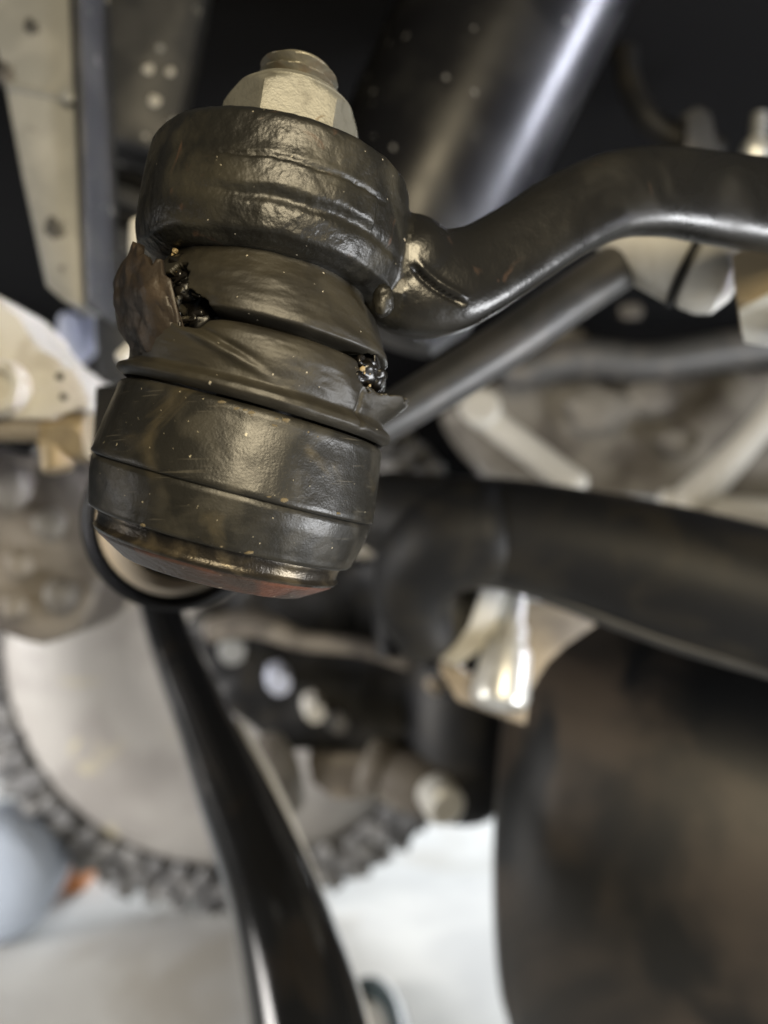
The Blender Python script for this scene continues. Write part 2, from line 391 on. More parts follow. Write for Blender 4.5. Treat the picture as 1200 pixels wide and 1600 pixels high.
def boot_disp(i, ph, d):
    u = float(uu[i]); x = .30 * noise.fractal(Vector((ph * .03, u * 5, 3)), 1, 2, 4) + .25 * noise.noise(Vector((ph * .05 + u * 3, u * 2, 8)))
    x += .9 * g(ph, 62, 22) * g(u, .56, .06)                       # upper fold sags out over the right tear
    x -= 2.3 * g(ph, -28, 9) * g(u, .47, .10)                      # pulled in at the left hole
    x -= 1.7 * g(ph, 56, 9) * g(u, .42, .07)
    lu = .40 - .0052 * (ph + 38)                                   # strained crease running from the hole to the lip
    x += .55 * g(u, lu, .030) * sm(ph, -44, -34) * (1 - sm(ph, -10, 12))
    x -= .50 * g(u, lu + .055, .026) * sm(ph, -44, -34) * (1 - sm(ph, -14, 8))
    x -= .55 * g(ph - 14 * (u - .2), 47, 1.3) * sm(u, .02, .10) * (1 - sm(u, .26, .34))   # crack down to the lip
    x += .22 * math.sin(ph * .35 + u * 25) * g(u, .3, .12) * g(ph, 40, 14) * .6
    x += 3.7 * sm(ph, 50, 80) * (1 - sm(ph, 112, 150)) * sm(u, .10, .37) * (1 - sm(u, .38, .47))
    x -= 1.1 * g(ph, -90, 30) * g(u, .25, .07)
    x -= .5 * g(u, .93, .06) * sm(ph, 20, 50)
    return x
def nz2(a, b, s=0): return noise.fractal(Vector((a, b, s)), 1, 2, 3)
def boot_keep(i, ph):
    u = float(uu[i])
    n1 = nz2(ph * .12, u * 9, 1)
    if ((ph + 29) / 7.5) ** 2 + ((u - .51) / .13) ** 2 < 1 + .9 * n1: return False
    if ((ph + 41) / 9) ** 2 + ((u - .66) / .15) ** 2 < 1 + .9 * n1: return False
    if -150 < ph < -36 + 5 * n1 and u > .42 + .06 * n1 and u < 1.1 and not (ph > -62 + 4 * n1 and u > .76): return False
    if ((ph - 57 - 14 * (u - .42)) / 9.5) ** 2 + ((u - .40) / .125) ** 2 < 1 + 1.0 * n1: return False
    if 58 < ph < 145 and (.33 + .06 * n1 + .07 * g(ph, 94, 7)) < u < .515: return False
    return True
boot = ring_mesh('rubber_boot', None, bprof, 480, boot_disp, M['rubber'], bj, False, boot_keep, 60)
bm = bmesh.new(); bm.from_mesh(boot.data); loose = [v for v in bm.verts if not v.link_faces]
bmesh.ops.delete(bm, geom=loose, context='VERTS'); bm.to_mesh(boot.data); bm.free()
# make sure the rubber faces outwards, then give it thickness
sol = boot.modifiers.new('thick', 'SOLIDIFY'); sol.thickness = .0011; sol.offset = -1

def sheet(name, phs, uf, rf, mat_, parent, nu=26, nphi=60, thick=.0011):
    vs_, fs = [], []
    for j in range(nphi + 1):
        ph = phs[0] + (phs[1] - phs[0]) * j / nphi; lo, hi = uf(ph)
        for i in range(nu + 1):
            u = lo + (hi - lo) * i / nu; uc = min(max(u, 0), 1)
            n = HN.lerp(EN, uc).normalized(); c = B0 + (B1 - B0) * u; _, e, f = camframe(n, c)
            a = R(ph); vs_.append(c + (e * math.cos(a) + f * math.sin(a)) * rf(ph, u) * mm)
    w = nu + 1
    for j in range(nphi):
        for i in range(nu): fs.append((j * w + i, (j + 1) * w + i, (j + 1) * w + i + 1, j * w + i + 1))
    o = mk(name, vs_, fs, mat_, parent, 60); s = o.modifiers.new('thick', 'SOLIDIFY'); s.thickness = thick; s.offset = 0
    return o
fl_top = [(-128, .46), (-112, .60), (-100, .72), (-88, .83), (-76, .90), (-66, .95), (-58, .91), (-51, .83), (-45, .77), (-40, .73), (-36.5, .68), (-35, .44), (-33, .38)]
def fl_u(ph): 
    t = np.interp(ph, [a for a, _ in fl_top], [b for _, b in fl_top])
    return .16, float(t) + .07 * nz2(ph * .30, 4, 2)
def fl_r(ph, u):
    r = np.interp(u, [.16, .22, .30, .38, .48, .62, .80, 1.0], [20.2, 20.9, 21.3, 21.9, 22.5, 23.0, 22.7, 21.6])
    k = sm(ph, -48, -33)
    return float(r) - 1.2 * k - 1.2 * g(ph, -90, 26) * g(u, .24, .07) + .65 * nz2(ph * .10, u * 6, 5) - .5 * g(ph, -70, 7) * sm(u, .3, .7)
sheet('torn_flap', (-128, -33), fl_u, fl_r, M['flap'], boot)
# curled rubber edges round the hole, grease and grit in the tears
def bpt(ph, u, r):
    n = HN.lerp(EN, u).normalized(); c = B0.lerp(B1, u); _, e, f = camframe(n, c); a = R(ph)
    return c + (e * math.cos(a) + f * math.sin(a)) * r * mm
def bframe_tube(name, rows, mat_, parent): return tube(name, [(bpt(ph, u, r), w * mm) for ph, u, r, w in rows], mat_, parent, seg=10, sub=6)
for i in range(7):                                     # shreds of rubber round both tears
    ph, u, r = [(-46, .79, 17.4), (-42, .70, 18.2), (-29, .63, 18.6), (-40, .37, 20.1), (-27, .50, 18.6), (52, .50, 19.6), (65, .49, 20.3), (48, .36, 20.4), (66, .33, 20.9)][i]
    bl = [(ph + random.uniform(-4, 4) * k, u + random.uniform(-.03, .03) * k, r + .25 * k + .15 * random.random(), .55 - .13 * k) for k in range(4)]
    bframe_tube('rubber_shred', bl, M['grease'], boot)
for i, (ph, u, r, s, sc) in enumerate([(-48, .86, 15.6, 2.2, (1.2, 1, .9)), (-52, .72, 15.2, 2.6, (1, 1, 1.3)), (-37, .53, 14.6, 2.9, (1, .8, 1.3)), (57, .41, 18.1, 2.6, (1.1, 1, .9)), (60, .47, 18.8, 1.7, (1.2, 1, .8)),
                                       (-43, .66, 16.2, 2.0, (1, 1, 1.1)), (53, .36, 18.6, 1.5, (1, 1, 1)), (74, .42, 18.4, 2.8, (1, 1, .9)), (88, .42, 18.6, 2.4, (1, 1, 1)), (66, .45, 19.4, 1.6, (1.2, 1, .8))]):
    blob('grease_clump', bpt(ph, u, r), s * mm, M['grease'], bj, 4, .30, 1.5, sc, i, octaves=1)
for i in range(12):
    if i < 5: ph, u, r = -52 + random.uniform(-2, 2), .90 + random.uniform(-.07, .05), 17.3
    else: ph, u, r = 57 + random.gauss(0, 3.0), .40 + random.gauss(0, .03), 20.0 + random.uniform(-.3, .4)
    blob('grit', bpt(ph, u, r), random.uniform(.18, .42) * mm, M['grit'], bj, 2, .5, 3, (1, 1, 1), i)

# ================================================================== FORGED ARM WITH ITS EYE (remeshed union, then carved)
ev, ef = lathe_vf(E0, EN, [(t * mm, r * mm) for t, r in [(-9.2, 10), (-9.2, 17.4), (-8.9, 18.6), (-8.0, 19.9), (-6.4, 21.0), (-4.5, 21.5), (0, 21.6), (5.5, 21.5), (8.6, 21.2), (9.6, 20.4), (10.0, 19.0), (10.0, 8)]], 96)
armp = [(600, 405, .137, 78), (640, 432, .138, 92), (690, 440, .139, 84), (745, 424, .141, 72), (810, 386, .144, 67), (885, 338, .148, 66), (960, 306, .153, 66), (1040, 300, .158, 68), (1130, 312, .164, 70), (1260, 330, .172, 72)]
av, af = tube_vf([(P(x, y, d), S(r, d)) for x, y, d, r in armp], 40, 10, .62, 2.7)
# web joining the underside of the eye to the arm
wv, wf = tube_vf([(P(590, 385, .140), S(66, .14)), (P(628, 420, .138), S(90, .14)), (P(650, 470, .138), S(60, .14)), (P(668, 492, .139), S(34, .14))], 32, 8, .7, 2.2)
allv, allf = [], []
for v, f in ((ev, ef), (av, af), (wv, wf)):
    o = len(allv); allv += v; allf += [tuple(i + o for i in q) for q in f]
tmp = mk('tmp', allv, allf)
bm = bmesh.new(); bm.from_mesh(tmp.data); bmesh.ops.triangulate(bm, faces=[f for f in bm.faces if len(f.verts) > 4]); bm.to_mesh(tmp.data); bm.free()
rm = tmp.modifiers.new('r', 'REMESH'); rm.mode = 'VOXEL'; rm.voxel_size = .00042
s_ = tmp.modifiers.new('s', 'SMOOTH'); s_.factor = .5; s_.iterations = 6
dg = bpy.context.evaluated_depsgraph_get(); me = bpy.data.meshes.new_from_object(tmp.evaluated_get(dg), depsgraph=dg)
bpy.data.objects.remove(tmp, do_unlink=True)
nv = len(me.vertices); co = np.empty(nv * 3); me.vertices.foreach_get('co', co); co = co.reshape(-1, 3)
no = np.empty(nv * 3); me.vertices.foreach_get('normal', no); no = no.reshape(-1, 3)
n_, e_, f_ = [np.array(x) for x in camframe(EN, E0)]
d = co - np.array(E0); t = d @ n_ * 1e3; x = d @ e_ * 1e3; y = d @ f_ * 1e3; rho = np.hypot(x, y); phi = np.degrees(np.arctan2(y, x))
def npsm(v, a, b): q = np.clip((v - a) / (b - a), 0, 1); return q * q * (3 - 2 * q)
onside = npsm(rho, 19.0, 20.6) * (1 - npsm(rho, 22.2, 23.5))
wav = np.array([noise.fractal(Vector((p * .06, 3.1, 0)), 1, 2, 3) for p in phi]) * .55
tilt = .012 * phi
band = npsm(t + wav - tilt * .0, -3.0, -1.9) * (1 - npsm(t + wav * 1.2, 1.7, 2.1)) * npsm(phi, -34, -12) * (1 - npsm(phi, 42, 44))
disp = band * .62
disp -= .40 * np.exp(-((t + wav * 1.2 - 2.3) / .35) ** 2) * npsm(phi, -38, -10) * (1 - npsm(phi, 40, 55))
disp -= .35 * np.exp(-((t + wav + 3.3) / .8) ** 2) * npsm(phi, -30, 0) * (1 - npsm(phi, 55, 80))
disp -= .25 * np.exp(-((t - 5) / 2.2) ** 2) * np.exp(-(phi / 40) ** 2)
disp += .30 * np.exp(-((t + wav * .8 + 7.6) / .7) ** 2)
disp *= onside * 1.35
nzv = (np.array([noise.fractal(Vector(c) * 230, 1, 2, 4) for c in co]) * .12 + np.array([noise.noise(Vector(c) * 75) for c in co]) * .16) * (1 - .75 * npsm(rho, 24, 40))
disp += nzv
# groove (forging lap) on the arm root
a0 = np.array(P(640, 405, .129)); a1 = np.array(P(735, 468, .131)); ab = a1 - a0; L_ = np.linalg.norm(ab); ab /= L_
def screen(c): return np.stack([600 + c[:, 0] / c[:, 1] * F, 800 - (c[:, 2] - CAMH) / c[:, 1] * F], 1)
sc = co[:, [0, 2]]; aa = a0[[0, 2]]; bb = a1[[0, 2]]; dv = bb - aa; ln = np.linalg.norm(dv); dv /= ln
rel = sc - aa; s1 = rel @ dv / ln; off = (rel @ np.array([-dv[1], dv[0]])) * 1e3 + .8 * np.sin(np.clip(s1, 0, 1) * math.pi)
front = co[:, 1] < .1375
disp -= 1.1 * np.exp(-(off / .35) ** 2) * npsm(s1, 0, .2) * (1 - npsm(s1, .8, 1.0)) * front
disp += .5 * np.exp(-((off - 1.1) / .6) ** 2) * npsm(s1, 0, .2) * (1 - npsm(s1, .8, 1.0)) * front
co += no * disp[:, None] * 1e-3
me.vertices.foreach_set('co', co.ravel()); me.update()
nn = np.empty(nv * 3); me.vertices.foreach_get('normal', nn); nn = nn.reshape(-1, 3)
faces = [tuple(p.vertices) for p in me.polygons]
cut = rho > 22.9
sa = thing('steering_arm', 'forged black steering arm bending away from its round eye', 'steering arm', E0 - EN * .0092)
for nm, sel in (('eye', False), ('arm', True)):
    fs = [f for f in faces if bool(cut[f[0]]) == sel]
    ids = sorted({i for f in fs for i in f}); mp = {i: k for k, i in enumerate(ids)}
    m2 = bpy.data.meshes.new(nm); m2.from_pydata([tuple(co[i]) for i in ids], [], [tuple(mp[i] for i in f) for f in fs]); m2.update()
    o = put(nm, m2, M['forged' if nm == 'eye' else 'forged_arm'], sa, 180)
    m2.normals_split_custom_set_from_vertices([tuple(nn[i]) for i in ids])
# drip of paint under the eye at the right
blob('paint_drip', P(598, 470, .1255), .0021, M['forged'], sa, 4, .15, 1.5, (.8, .7, 1.2), 3)

# ---- the lock nut on the stud
nut = thing('lock_nut', 'dirty zinc hexagon lock nut on top of the forged eye', 'nut', NB)
hexnut('hexagon', NB, EN, .0114, .0112, M['zinc'], nut, twist=R(16))
lathe('locking_collar', NB, EN, [(.0106, .0080), (.0111, .0098), (.0117, .0098), (.0121, .0091), (.0126, .0085), (.0131, .0082), (.0134, .0074), (.0126, .0062)], M['zinc'], nut, 64)

# ================================================================== THINGS AROUND AND BEHIND IT
# grey tie rod behind the arm
tr = thing('tie_rod', 'grey round tie rod slanting down behind the forged arm', 'rod', P(800, 520, .205))
ptube('rod', [(1010, 388, .215, 38), (900, 462, .210, 38), (780, 545, .204, 38), (640, 632, .198, 37), (540, 690, .194, 36)], M['rod_grey'], tr)
# pale link with its sleeve and rubber ring, and the bolt at its end
lk = thing('pale_link', 'pale conical link end with a dark rubber ring under the arm', 'link', P(1030, 420, .215))
ax = P(1140, 452, .205) - P(930, 372, .215); ln_ = ax.length
lathe('sleeve', P(930, 362, .215), ax, [(0, .003), (.004, .005), (ln_ * .35, .0086), (ln_ * .66, .0100), (ln_ * .68, .0094)], M['cream'], lk)
lathe('rubber_ring', P(930, 362, .215), ax, [(ln_ * .67, .0085), (ln_ * .68, .0105), (ln_ * .72, .0105), (ln_ * .73, .0085)], M['satin_black'], lk)
lathe('rounded_end', P(930, 362, .215), ax, [(ln_ * .72, .0088), (ln_ * .76, .0100), (ln_ * .88, .0100), (ln_ * .98, .0086), (ln_ * 1.05, .004)], M['cream'], lk)
bt = thing('hex_bolt', 'dull brown hexagon bolt head beside the rounded link end', 'bolt', P(1200, 500, .185))
bax = Vector((-.10, -.45, -1)).normalized()
hexnut('head', P(1228, 410, .190), bax, .0128, .0150, M['brass'], bt, twist=.55)
hexnut('end_face', P(1228, 410, .190) + bax * .0148, bax, .0124, .0012, M['bright_zinc'], bt, twist=.55)
lathe('shank', P(1228, 410, .190) + bax * .0155, bax, [(0, .0045), (.004, .0045), (.005, .0036)], M['galv'], bt, 24)
# damper
dm = thing('damper', 'glossy black damper tube running up behind the steering arm', 'damper', P(640, 420, .30))
A, B = P(578, 470, .310), P(850, -90, .305)
lathe('tube', A, B - A, [(0, .030), (.004, .036), (.03, .038), ((B - A).length, .040)], M['damper_paint'], dm, 64)
lathe('end_collar', A, B - A, [(-.010, .022), (-.008, .030), (.006, .0385), (.012, .0392), (.016, .0375)], M['dark_grey'], dm, 64)
# galvanised rail and dark panels in the upper left
rl = thing('frame_rail', 'pale galvanised frame rail tapering downwards, stained with dark spots', 'rail', P(110, 470, .26))
slab('web', [(-80, -80), (104, -80), (112, 100), (122, 300), (130, 482), (98, 470), (70, 446), (36, 280), (6, 120), (-20, -10)], .26, .016, M['galv'], rl, .0015)
slab('flange', [(106, -80), (124, -80), (132, 160), (140, 470), (131, 478), (124, 300), (114, 100)], .255, .030, M['dark_grey'], rl, .001)
for x_, y_, r_ in ((52, 47, 12), (12, 118, 15), (88, 360, 16)):
    lathe('stain_plug', P(x_, y_, .2615), (0, -1, 0), [(-.002, S(r_, .26)), (.0016, S(r_, .26)), (.0021, S(r_ * .7, .26))], M['mid_grey'], rl, 20, wob=.5)
lathe('rivet', P(108, 152, .258), (0, -1, 0), [(0, .0026), (.0014, .0022), (.002, .001)], M['galv'], rl, 20)
slab('fold_line', [(10, 128), (60, 138), (104, 150), (104, 158), (58, 148), (8, 138)], .2588, .004, M['galv'], rl, .0006)
pn = thing('dark_panel', 'dark grey speckled panel beside the pale rail', 'panel', P(215, 230, .31))
slab('plate', [(132, -80), (330, -80), (312, 20), (296, 100), (280, 170), (262, 240), (132, 200)], .31, .012, M['dark_grey'], pn, .002)
for i, (x_, y_, r_) in enumerate([(139, 48, 9), (138, 78, 7), (232, 108, 8), (266, 112, 6), (242, 158, 9), (160, 2, 9), (250, 75, 6), (272, 190, 7)]):
    blob('mud_splash', P(x_, y_, .309), S(r_, .31), M['pale_paint' if i < 6 else 'galv'], pn, 2, .4, 2, (1, .4, 1), i)
cm = thing('crossmember', 'dark ribbed crossmember below the speckled panel', 'crossmember', P(200, 420, .34))
for i, (y0, y1, dx, k) in enumerate([(196, 232, 0, 'dark_grey'), (236, 262, 4, 'satin_black'), (266, 296, 0, 'dark_grey'), (300, 330, 5, 'satin_black'), (334, 376, 2, 'dark_grey')]):
    slab('rib', [(134 + dx, y0), (300, y0 + 62), (300, y1 + 62), (134 + dx, y1)], .335 + .006 * (i % 2), .02, M[k], cm, .0015)
slab('post', [(138, 390), (232, 402), (228, 600), (150, 600)], .345, .02, M['dark_grey'], cm, .003)
cb = thing('cream_elbow', 'cream bent tube showing between the eye and the torn flap', 'tube', P(225, 430, .20))
ptube('tube', [(222, 352, .20, 20), (222, 400, .20, 20), (236, 440, .199, 20), (275, 468, .198, 20), (330, 480, .198, 20)], M['cream'], cb)
wr = thing('white_pin', 'small white round-ended pin beside the torn flap', 'pin', P(190, 560, .20))
ptube('pin', [(262, 500, .202, 15), (222, 535, .201, 16), (194, 562, .20, 17)], M['white'], wr)
bc = thing('pale_clip', 'bluish white plastic clip under the end of the pale rail', 'clip', P(125, 560, .42))
ptube('lug', [(108, 498, .42, 16), (112, 530, .42, 20), (128, 556, .42, 18)], M['bluewhite'], bc)
ptube('lug', [(140, 500, .425, 14), (146, 520, .425, 17), (140, 548, .425, 12)], M['bluewhite'], bc)
slab('base', [(88, 545), (160, 545), (172, 590), (96, 592)], .44, .02, M['satin_black'], bc, .002)
# cream casting with boss, stub and brass fitting
cc = thing('cream_casting', 'cream cast bracket with a round boss and a stepped edge', 'bracket', P(50, 655, .24))
slab('body', [(-80, 430), (0, 462), (24, 500), (62, 536), (84, 566), (112, 572), (128, 600), (142, 628), (136, 642), (92, 640), (84, 655), (-80, 652)], .24, .035, M['cream'], cc, .003)
lathe('boss', P(2, 606, .2385), (0, -1, 0), [(-.01, S(44, .24)), (.003, S(44, .24)), (.0045, S(38, .24)), (.0040, S(26, .24)), (.001, S(22, .24))], M['cream'], cc, 40)
for x_, y_ in ((94, 588), (100, 620)): lathe('bolt_hole', P(x_, y_, .2395), (0, -1, 0), [(-.002, .0011), (.0006, .0011), (.0008, .0008)], M['mid_grey'], cc, 16)
bf = thing('brass_fitting', 'dull brass pipe fitting under the cream casting', 'fitting', P(115, 685, .245))
lathe('stub', P(-40, 672, .245), (1, 0, 0), [(0, S(20, .245))] + [(S(6, .245) * (k + 1), S(20 if k % 2 else 17, .245)) for k in range(18)], M['brown_cast'], bf, 24, sharp=25)
hexnut('hexagon', P(76, 680, .25), (1, -.06, 0), S(44, .25), S(70, .25), M['brass'], bf, twist=.2)
lathe('collar', P(84, 694, .247), (.2, -.1, -1), [(0, S(22, .247)), (S(40, .247), S(24, .247)), (S(44, .247), S(18, .247))], M['brass'], bf, 32)
# brown casting lower left
bc2 = thing('brown_casting', 'rough brown grey casting hanging at the edge below the brass fitting', 'casting', P(60, 985, .33))
slab('body', [(-90, 690), (60, 712), (118, 730), (150, 800), (158, 900), (130, 985), (60, 1010), (-90, 960)], .33, .05, M['brown_cast'], bc2, .006, lump=.003)
for i, (x_, y_, r_) in enumerate([(20, 760, 34), (30, 880, 22), (78, 820, 26), (22, 946, 20), (95, 930, 28)]):
    blob('knob', P(x_, y_, .326), S(r_, .33), M['brown_cast' if i % 2 else 'aluminium'], bc2, 3, .25, 1.8, (1, .7, 1), i)
# suspension bush behind the housing
sbu = thing('bush_eye', 'black suspension bush eye with a pale inner sleeve behind the joint housing', 'bush', P(275, 950, .21))
bd = .21; axd = Vector((.05, -1, -.05)); cen = P(274, 814, bd)
lathe('outer_sleeve', cen, axd, [(-.022, S(128, bd)), (-.022, S(138, bd)), (.002, S(140, bd)), (.005, S(137, bd)), (.0055, S(131, bd)), (.0045, S(126, bd)), (-.010, S(122, bd))], M['satin_black'], sbu, 72, close=False)
lathe('inner_sleeve', cen, axd, [(-.018, S(96, bd)), (-.018, S(121, bd)), (.000, S(121, bd)), (.0025, S(116, bd)), (.0022, S(106, bd)), (-.002, S(98, bd))], M['steel'], sbu, 72, close=False)
lathe('rubber_core', cen, axd, [(-.019, .001), (-.019, S(97, bd)), (-.008, S(97, bd)), (-.007, S(60, bd)), (-.007, .001)], M['satin_black'], sbu, 48)
slab('shank', [(146, 600), (250, 600), (250, 770), (137, 780)], .205, .03, M['satin_black'], sbu, .002)
# glossy black bent tube lower centre
ctl = thing('control_arm', 'glossy black bent control arm tube sweeping down towards the floor', 'control arm', P(490, 1640, .27))
ptube('tube', [(245, 925, .43, 32), (270, 1010, .41, 34), (318, 1125, .385, 43), (366, 1240, .36, 56), (410, 1350, .335, 66), (450, 1470, .31, 78), (482, 1600, .29, 90), (505, 1760, .27, 98)], M['arm_gloss'], ctl, seg=48, sub=12)
ptube('rim_highlight', [(374, 1130, .392, 7), (428, 1230, .366, 8), (480, 1350, .340, 8), (528, 1470, .314, 8), (572, 1600, .292, 8), (600, 1740, .272, 8)], M['pale_paint'], ctl, seg=10)  # pale tube added in place of the bright rim light on this edge
# wheel standing on the floor behind
WD = .72; wr_ = .241
wc = Vector(((366 - 600) / F * WD, WD, wr_)); waxis = Vector((.06, -1, .04)).normalized()
wh = thing('wheel', 'pale dusty wheel with a knobbly grey tyre standing on the concrete', 'wheel', (wc.x, wc.y, 0))
lathe('wheel_disc', wc, waxis, [(-.04, .001), (-.04, .190), (.0, .197), (.012, .193), (.022, .180), (.030, .150), (.030, .120), (.020, .095), (.016, .06), (.016, .001)], M['disc'], wh, 96, sharp=50)
ty = lathe('tyre', wc, waxis, [(-.06, .19), (-.06, .224), (-.02, .2275), (.002, .222), (.008, .208), (.006, .198), (-.004, .191)], M['lug'], wh, 96, close=False)
n_w, e_w, f_w = frame(waxis)
lug_me = None
for row, (rad, cnt, off_, dz) in enumerate([(.2025, 60, 0, .011), (.2165, 62, .5, .008), (.2310, 64, .0, -.004), (.2335, 64, .5, -.026)]):
    for k in range(cnt):
        a = 2 * math.pi * (k + off_) / cnt
        if lug_me is None:
            lug_me = box_me('tread_lug', (0, 0, 0), (Vector((1, 0, 0)), Vector((0, 1, 0)), Vector((0, 0, 1))), (.0072, .0078, .0062), .0022)
            lug_me.materials.append(M['lug']); lug_me.polygons.foreach_set('use_smooth', [True] * len(lug_me.polygons))
        er = e_w * math.cos(a) + f_w * math.sin(a); et = n_w.cross(er)
        o = link(bpy.data.objects.new('tread_lug', lug_me)); o.parent = ty; o.matrix_parent_inverse = wloc(ty).inverted()
        rt = Matrix((er, et, n_w)).transposed().to_4x4() @ Matrix.Rotation(random.uniform(-.7, .7), 4, 'Z') @ Matrix.Diagonal((random.uniform(.8, 1.25), random.uniform(.75, 1.2), random.uniform(.8, 1.5), 1))
        o.matrix_basis = Matrix.Translation(wc + er * (rad + random.uniform(-.002, .002)) + et * random.uniform(-.002, .002) + n_w * dz) @ rt
# hub and brake parts in front of the wheel
hb = thing('hub_carrier', 'dark hub carrier with small bright bolts in front of the pale wheel', 'hub', P(560, 1290, .55))
slab('carrier_plate', [(285, 975), (340, 930), (420, 900), (600, 870), (700, 930), (790, 1040), (800, 1180), (770, 1300), (735, 1240), (640, 1190), (570, 1185), (480, 1180), (420, 1165), (350, 1100)], .52, .05, M['satin_black'], hb, .006, lump=.008)
for nm, x_, y_, r_, k in (('bolt', 362, 1003, 22, 'galv'), ('bolt', 432, 1050, 20, 'bluewhite'), ('bolt', 486, 1094, 17, 'pale_paint'), ('bolt', 520, 1110, 17, 'mid_grey'), ('bolt', 666, 1055, 13, 'tan'), ('bolt', 588, 848, 14, 'tan'), ('bolt', 680, 873, 12, 'tan')):
    dd = .50; hexnut(nm, P(x_, y_, dd + .02), Vector((.2, -1, -.1)), S(r_, dd), .026, M[k], hb, twist=.3)
ptube('pipe', [(330, 985, .50, 20), (400, 975, .50, 22), (470, 1000, .50, 16), (560, 1010, .50, 15), (640, 1030, .50, 18)], M['brown_cast'], hb)
ptube('spring_arm', [(420, 1165, .50, 26), (434, 1200, .51, 34), (450, 1250, .53, 26)], M['aluminium'], hb)
slab('actuator', [(478, 1182), (570, 1176), (584, 1255), (520, 1250), (486, 1225)], .51, .05, M['brown_cast'], hb, .004)
tc_ = P(668, 1232, .50)
lathe('end_boss', P(570, 1196, .51), tc_ - P(560, 1192, .51), [(0, S(44, .5)), (S(14, .5), S(50, .5)), (S(30, .5), S(46, .5)), (S(34, .5), S(40, .5)), (S(70, .5), S(48, .5)), (S(130, .5), S(46, .5)), (S(150, .5), S(34, .5))], M['aluminium'], hb, 40)
lathe('bolt', P(690, 1252, .475), Vector((.3, -1, -.2)), [(-.01, S(32, .48)), (.006, S(32, .48)), (.009, S(24, .48))], M['bright_zinc'], hb, 24)
lathe('gear_case', P(720, 1030, .53), Vector((.0, -.1, -1)), [(-.03, S(60, .5)), (.01, S(90, .5)), (.06, S(95, .5)), (.09, S(70, .5)), (.10, S(40, .5))], M['satin_black'], hb, 40)
# big black axle tube, bending down at its inner end
axl = thing('axle_tube', 'thick matt black axle tube crossing from the hub to the right', 'axle', P(930, 890, .30))
ptube('tube', [(600, 800, .335, 66), (690, 822, .325, 80), (800, 835, .315, 86), (920, 860, .305, 94), (1060, 898, .295, 106), (1200, 938, .287, 112), (1340, 985, .28, 116)], M['satin_black'], axl, seg=48)
ptube('lower_highlight', [(690, 900, .318, 9), (800, 916, .308, 10), (900, 950, .298, 11), (1050, 1005, .288, 12), (1200, 1048, .279, 13), (1340, 1100, .272, 13)], M['dark_grey'], axl, seg=14)  # grey tube added as the highlight along the lower edge
ptube('end_bend', [(770, 832, .312, 82), (700, 845, .316, 84), (655, 888, .322, 72), (646, 945, .328, 58), (668, 1000, .334, 44)], M['satin_black'], axl, seg=40)
hu = thing('axle_bush', 'dark grey cylindrical bush under the end of the axle tube', 'bush', P(690, 1020, .36))
lathe('barrel', P(684, 885, .36), (0.02, -.1, -1), [(0, S(60, .36)), (.004, S(66, .36)), (.032, S(66, .36)), (.038, S(58, .36)), (.040, S(30, .36))], M['mid_grey'], hu, 48)
lathe('collar', P(612, 885, .37), (0, -.1, -1), [(0, S(26, .37)), (.02, S(30, .37)), (.04, S(24, .37))], M['satin_black'], hu, 32)
# pale strap and zinc fitting under the axle
st = thing('steel_strap', 'curved pale strap beside the zinc fitting under the axle tube', 'strap', P(740, 1030, .34))
slab('strap', [(748, 918), (790, 922), (776, 978), (752, 1016), (716, 1042), (690, 1034), (688, 1022), (716, 1012), (738, 980)], .335, .012, M['cream'], st, .0015)
zf = thing('zinc_fitting', 'bright zinc stepped fitting pointing down below the axle tube', 'fitting', P(785, 1120, .34))
za, zb = P(806, 925, .345), P(778, 1110, .325)
zl = (zb - za).length
lathe('barrel', za, zb - za, [(0, S(18, .34)), (zl * .28, S(20, .34)), (zl * .30, S(27, .34)), (zl * .46, S(29, .34)), (zl * .5, S(38, .34)), (zl * .88, S(44, .34)), (zl * .95, S(40, .34)), (zl * .97, S(30, .34))], M['bright_zinc'], zf, 40)
slab('foot_plate', [(690, 1036), (716, 1040), (742, 1066), (800, 1106), (826, 1100), (822, 1134), (800, 1126), (716, 1096), (688, 1050)], .345, .010, M['tan'], zf, .0015)
slab('side_tab', [(822, 938), (872, 948), (934, 976), (884, 1008), (850, 1032), (838, 1066), (822, 1090), (812, 1040)], .35, .010, M['tan'], zf, .0015)
# tyre at lower right, tread towards us
TA = R(-20); taxis = Vector((math.cos(TA), math.sin(TA), 0)); TR = .165
tcn = Vector((.222, .485, TR))
t2 = thing('front_tyre', 'big worn black tyre with brown mottling below the axle tube', 'tyre', (tcn.x, tcn.y, 0))
prof = [(-.112, .085), (-.126, .098), (-.133, .112), (-.133, .124), (-.127, .137), (-.115, .148), (-.095, .1555), (-.05, .1605), (0, .162), (.05, .1605), (.095, .1555), (.115, .148), (.127, .137), (.133, .124), (.133, .112), (.126, .098), (.112, .085)]
lathe('carcass', tcn, taxis, prof, M['tyre'], t2, 160, close=False, sharp=60, wob=.03)
lathe('rim', tcn, taxis, [(-.11, .001), (-.11, .084), (-.112, .088), (-.10, .09), (.10, .09), (.11, .088), (.11, .001)], M['mid_grey'], t2, 60)
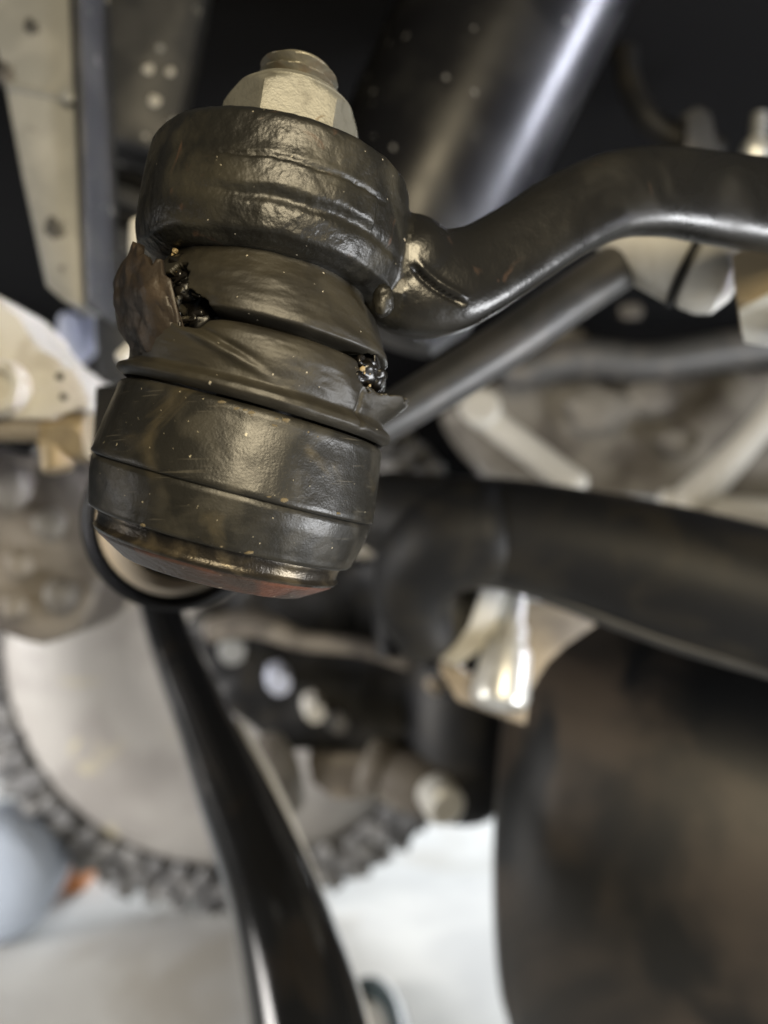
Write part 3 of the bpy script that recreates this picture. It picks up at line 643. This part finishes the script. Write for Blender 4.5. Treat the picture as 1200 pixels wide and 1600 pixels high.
# aluminium belly and struts in the right background
bl = thing('gearbox_belly', 'rough grey brown gearbox belly casting behind the axle tube', 'casting', P(980, 760, .62))
slab('case', [(690, 640), (780, 590), (880, 600), (980, 588), (1100, 600), (1330, 560), (1330, 800), (1150, 800), (1060, 780), (930, 770), (780, 750)], .60, .08, M['aluminium'], bl, .01, lump=.003)
ptube('rib', [(1230, 618, .56, 26), (1180, 676, .56, 22), (1120, 742, .56, 26), (1070, 790, .56, 30)], M['pale_paint'], bl)
ptube('flange', [(1040, 782, .56, 18), (1130, 796, .56, 22), (1250, 806, .56, 26), (1340, 806, .56, 28)], M['pale_paint'], bl)  # pale tube standing in for the bright background below the casting
ptube('upper_rib', [(800, 585, .57, 26), (900, 560, .57, 30), (1010, 566, .57, 28), (1120, 550, .57, 30), (1300, 520, .57, 34)], M['mid_grey'], bl)
for i, (x_, y_, r_) in enumerate([(985, 486, 14), (880, 540, 30), (1020, 620, 30), (940, 640, 40), (1060, 690, 24)]):
    blob('cast_knob', P(x_, y_, .58), S(r_, .58), M['aluminium'], bl, 3, .3, 1.6, (1.3, .25, .9), i + 3)
sw = thing('pale_strut', 'short pale strut with a blunt end leaning on the axle tube', 'strut', P(860, 745, .46))
ptube('bar', [(738, 630, .46, 26), (775, 665, .455, 22), (830, 706, .45, 22), (900, 760, .44, 23)], M['pale_paint'], sw, power=3.2)
lathe('end_bolt', P(752, 640, .452), (-.1, -1, .1), [(0, S(30, .45)), (.006, S(30, .45)), (.008, S(24, .45))], M['cream'], sw, 24)
# hose, clamp and bolt in the upper right
hs = thing('brake_hose', 'dark hose hanging down the black upper right corner', 'hose', P(1075, 228, .36))
ptube('hose', [(992, -60, .37, 20), (978, 40, .37, 20), (980, 120, .365, 20), (1012, 185, .36, 20), (1070, 222, .36, 20), (1120, 232, .36, 20)], M['satin_black'], hs)
hc = thing('hose_clamp', 'grey metal clamp at the end of the dark hose', 'clamp', P(1095, 225, .35))
slab('band', [(1066, 178), (1092, 164), (1112, 176), (1122, 226), (1110, 244), (1062, 236), (1080, 210)], .348, .014, M['rod_grey'], hc, .0015)
hexnut('screw', P(1095, 190, .347), (0, -1, 0), S(10, .35), .004, M['galv'], hc)
sb = thing('small_bright_bolt', 'small bright bolt head in the dark beyond the arm', 'bolt', P(1178, 240, .36))
lathe('head', P(1180, 238, .355), (-.2, -1, .1), [(-.012, S(20, .36)), (.002, S(22, .36)), (.006, S(16, .36)), (.007, S(6, .36))], M['bright_zinc'], sb, 24)
lathe('shank', P(1184, 214, .362), (.1, 0, 1), [(-.003, S(12, .36)), (.010, S(12, .36))], M['galv'], sb, 16)
th = thing('corner_tube', 'grey tube end poking into the top right corner', 'tube', P(1190, -10, .35))
ptube('tube', [(1120, -44, .35, 26), (1190, -16, .35, 26), (1280, 10, .35, 26)], M['mid_grey'], th)
# things on the floor
jug = thing('blue_jug', 'pale blue plastic jug lying on the concrete by the wheel', 'jug', (P(-30, 800, .647).x, .667, 0))
jc = Vector((P(-30, 800, .647).x, .667, .0505))
lathe('body', jc, (0.1, -1, 0), [(-.06, .02), (-.055, .042), (-.045, .050), (.0, .050), (.010, .047), (.016, .040), (.02, .02), (.0205, .001)], M['blue'], jug, 64, sharp=60)
ptube('handle', [(-95, 1330, .655, 10), (-85, 1285, .66, 10), (-60, 1275, .67, 10), (-45, 1310, .675, 10)], M['blue'], jug)
ob = thing('orange_block', 'orange plastic block on the concrete between blue jug and tyre', 'block', (P(84, 800, .75).x, .76, 0))
cx = P(84, 800, .75).x
box('block', (cx, .772, .022), (Vector((1, 0, 0)), Vector((0, 1, 0)), Vector((0, 0, 1))), (.026, .022, .0215), M['orange'], ob, .005)
box('ridge', (cx, .772, .0455), (Vector((1, 0, 0)), Vector((0, 1, 0)), Vector((0, 0, 1))), (.020, .014, .004), M['orange'], ob, .002)
ho = thing('floor_hose', 'dark teal hose end curving across the pale concrete', 'hose', (P(600, 800, .56).x, .56, 0))
tube('hose', [(Vector((-.022, .585, .0075)), .007), (Vector((-.008, .592, .0075)), .007), (Vector((.004, .575, .0075)), .007), (Vector((.010, .545, .0075)), .007), (Vector((.014, .50, .0075)), .007)], M['hose'], ho, ref=(0, 0, 1))
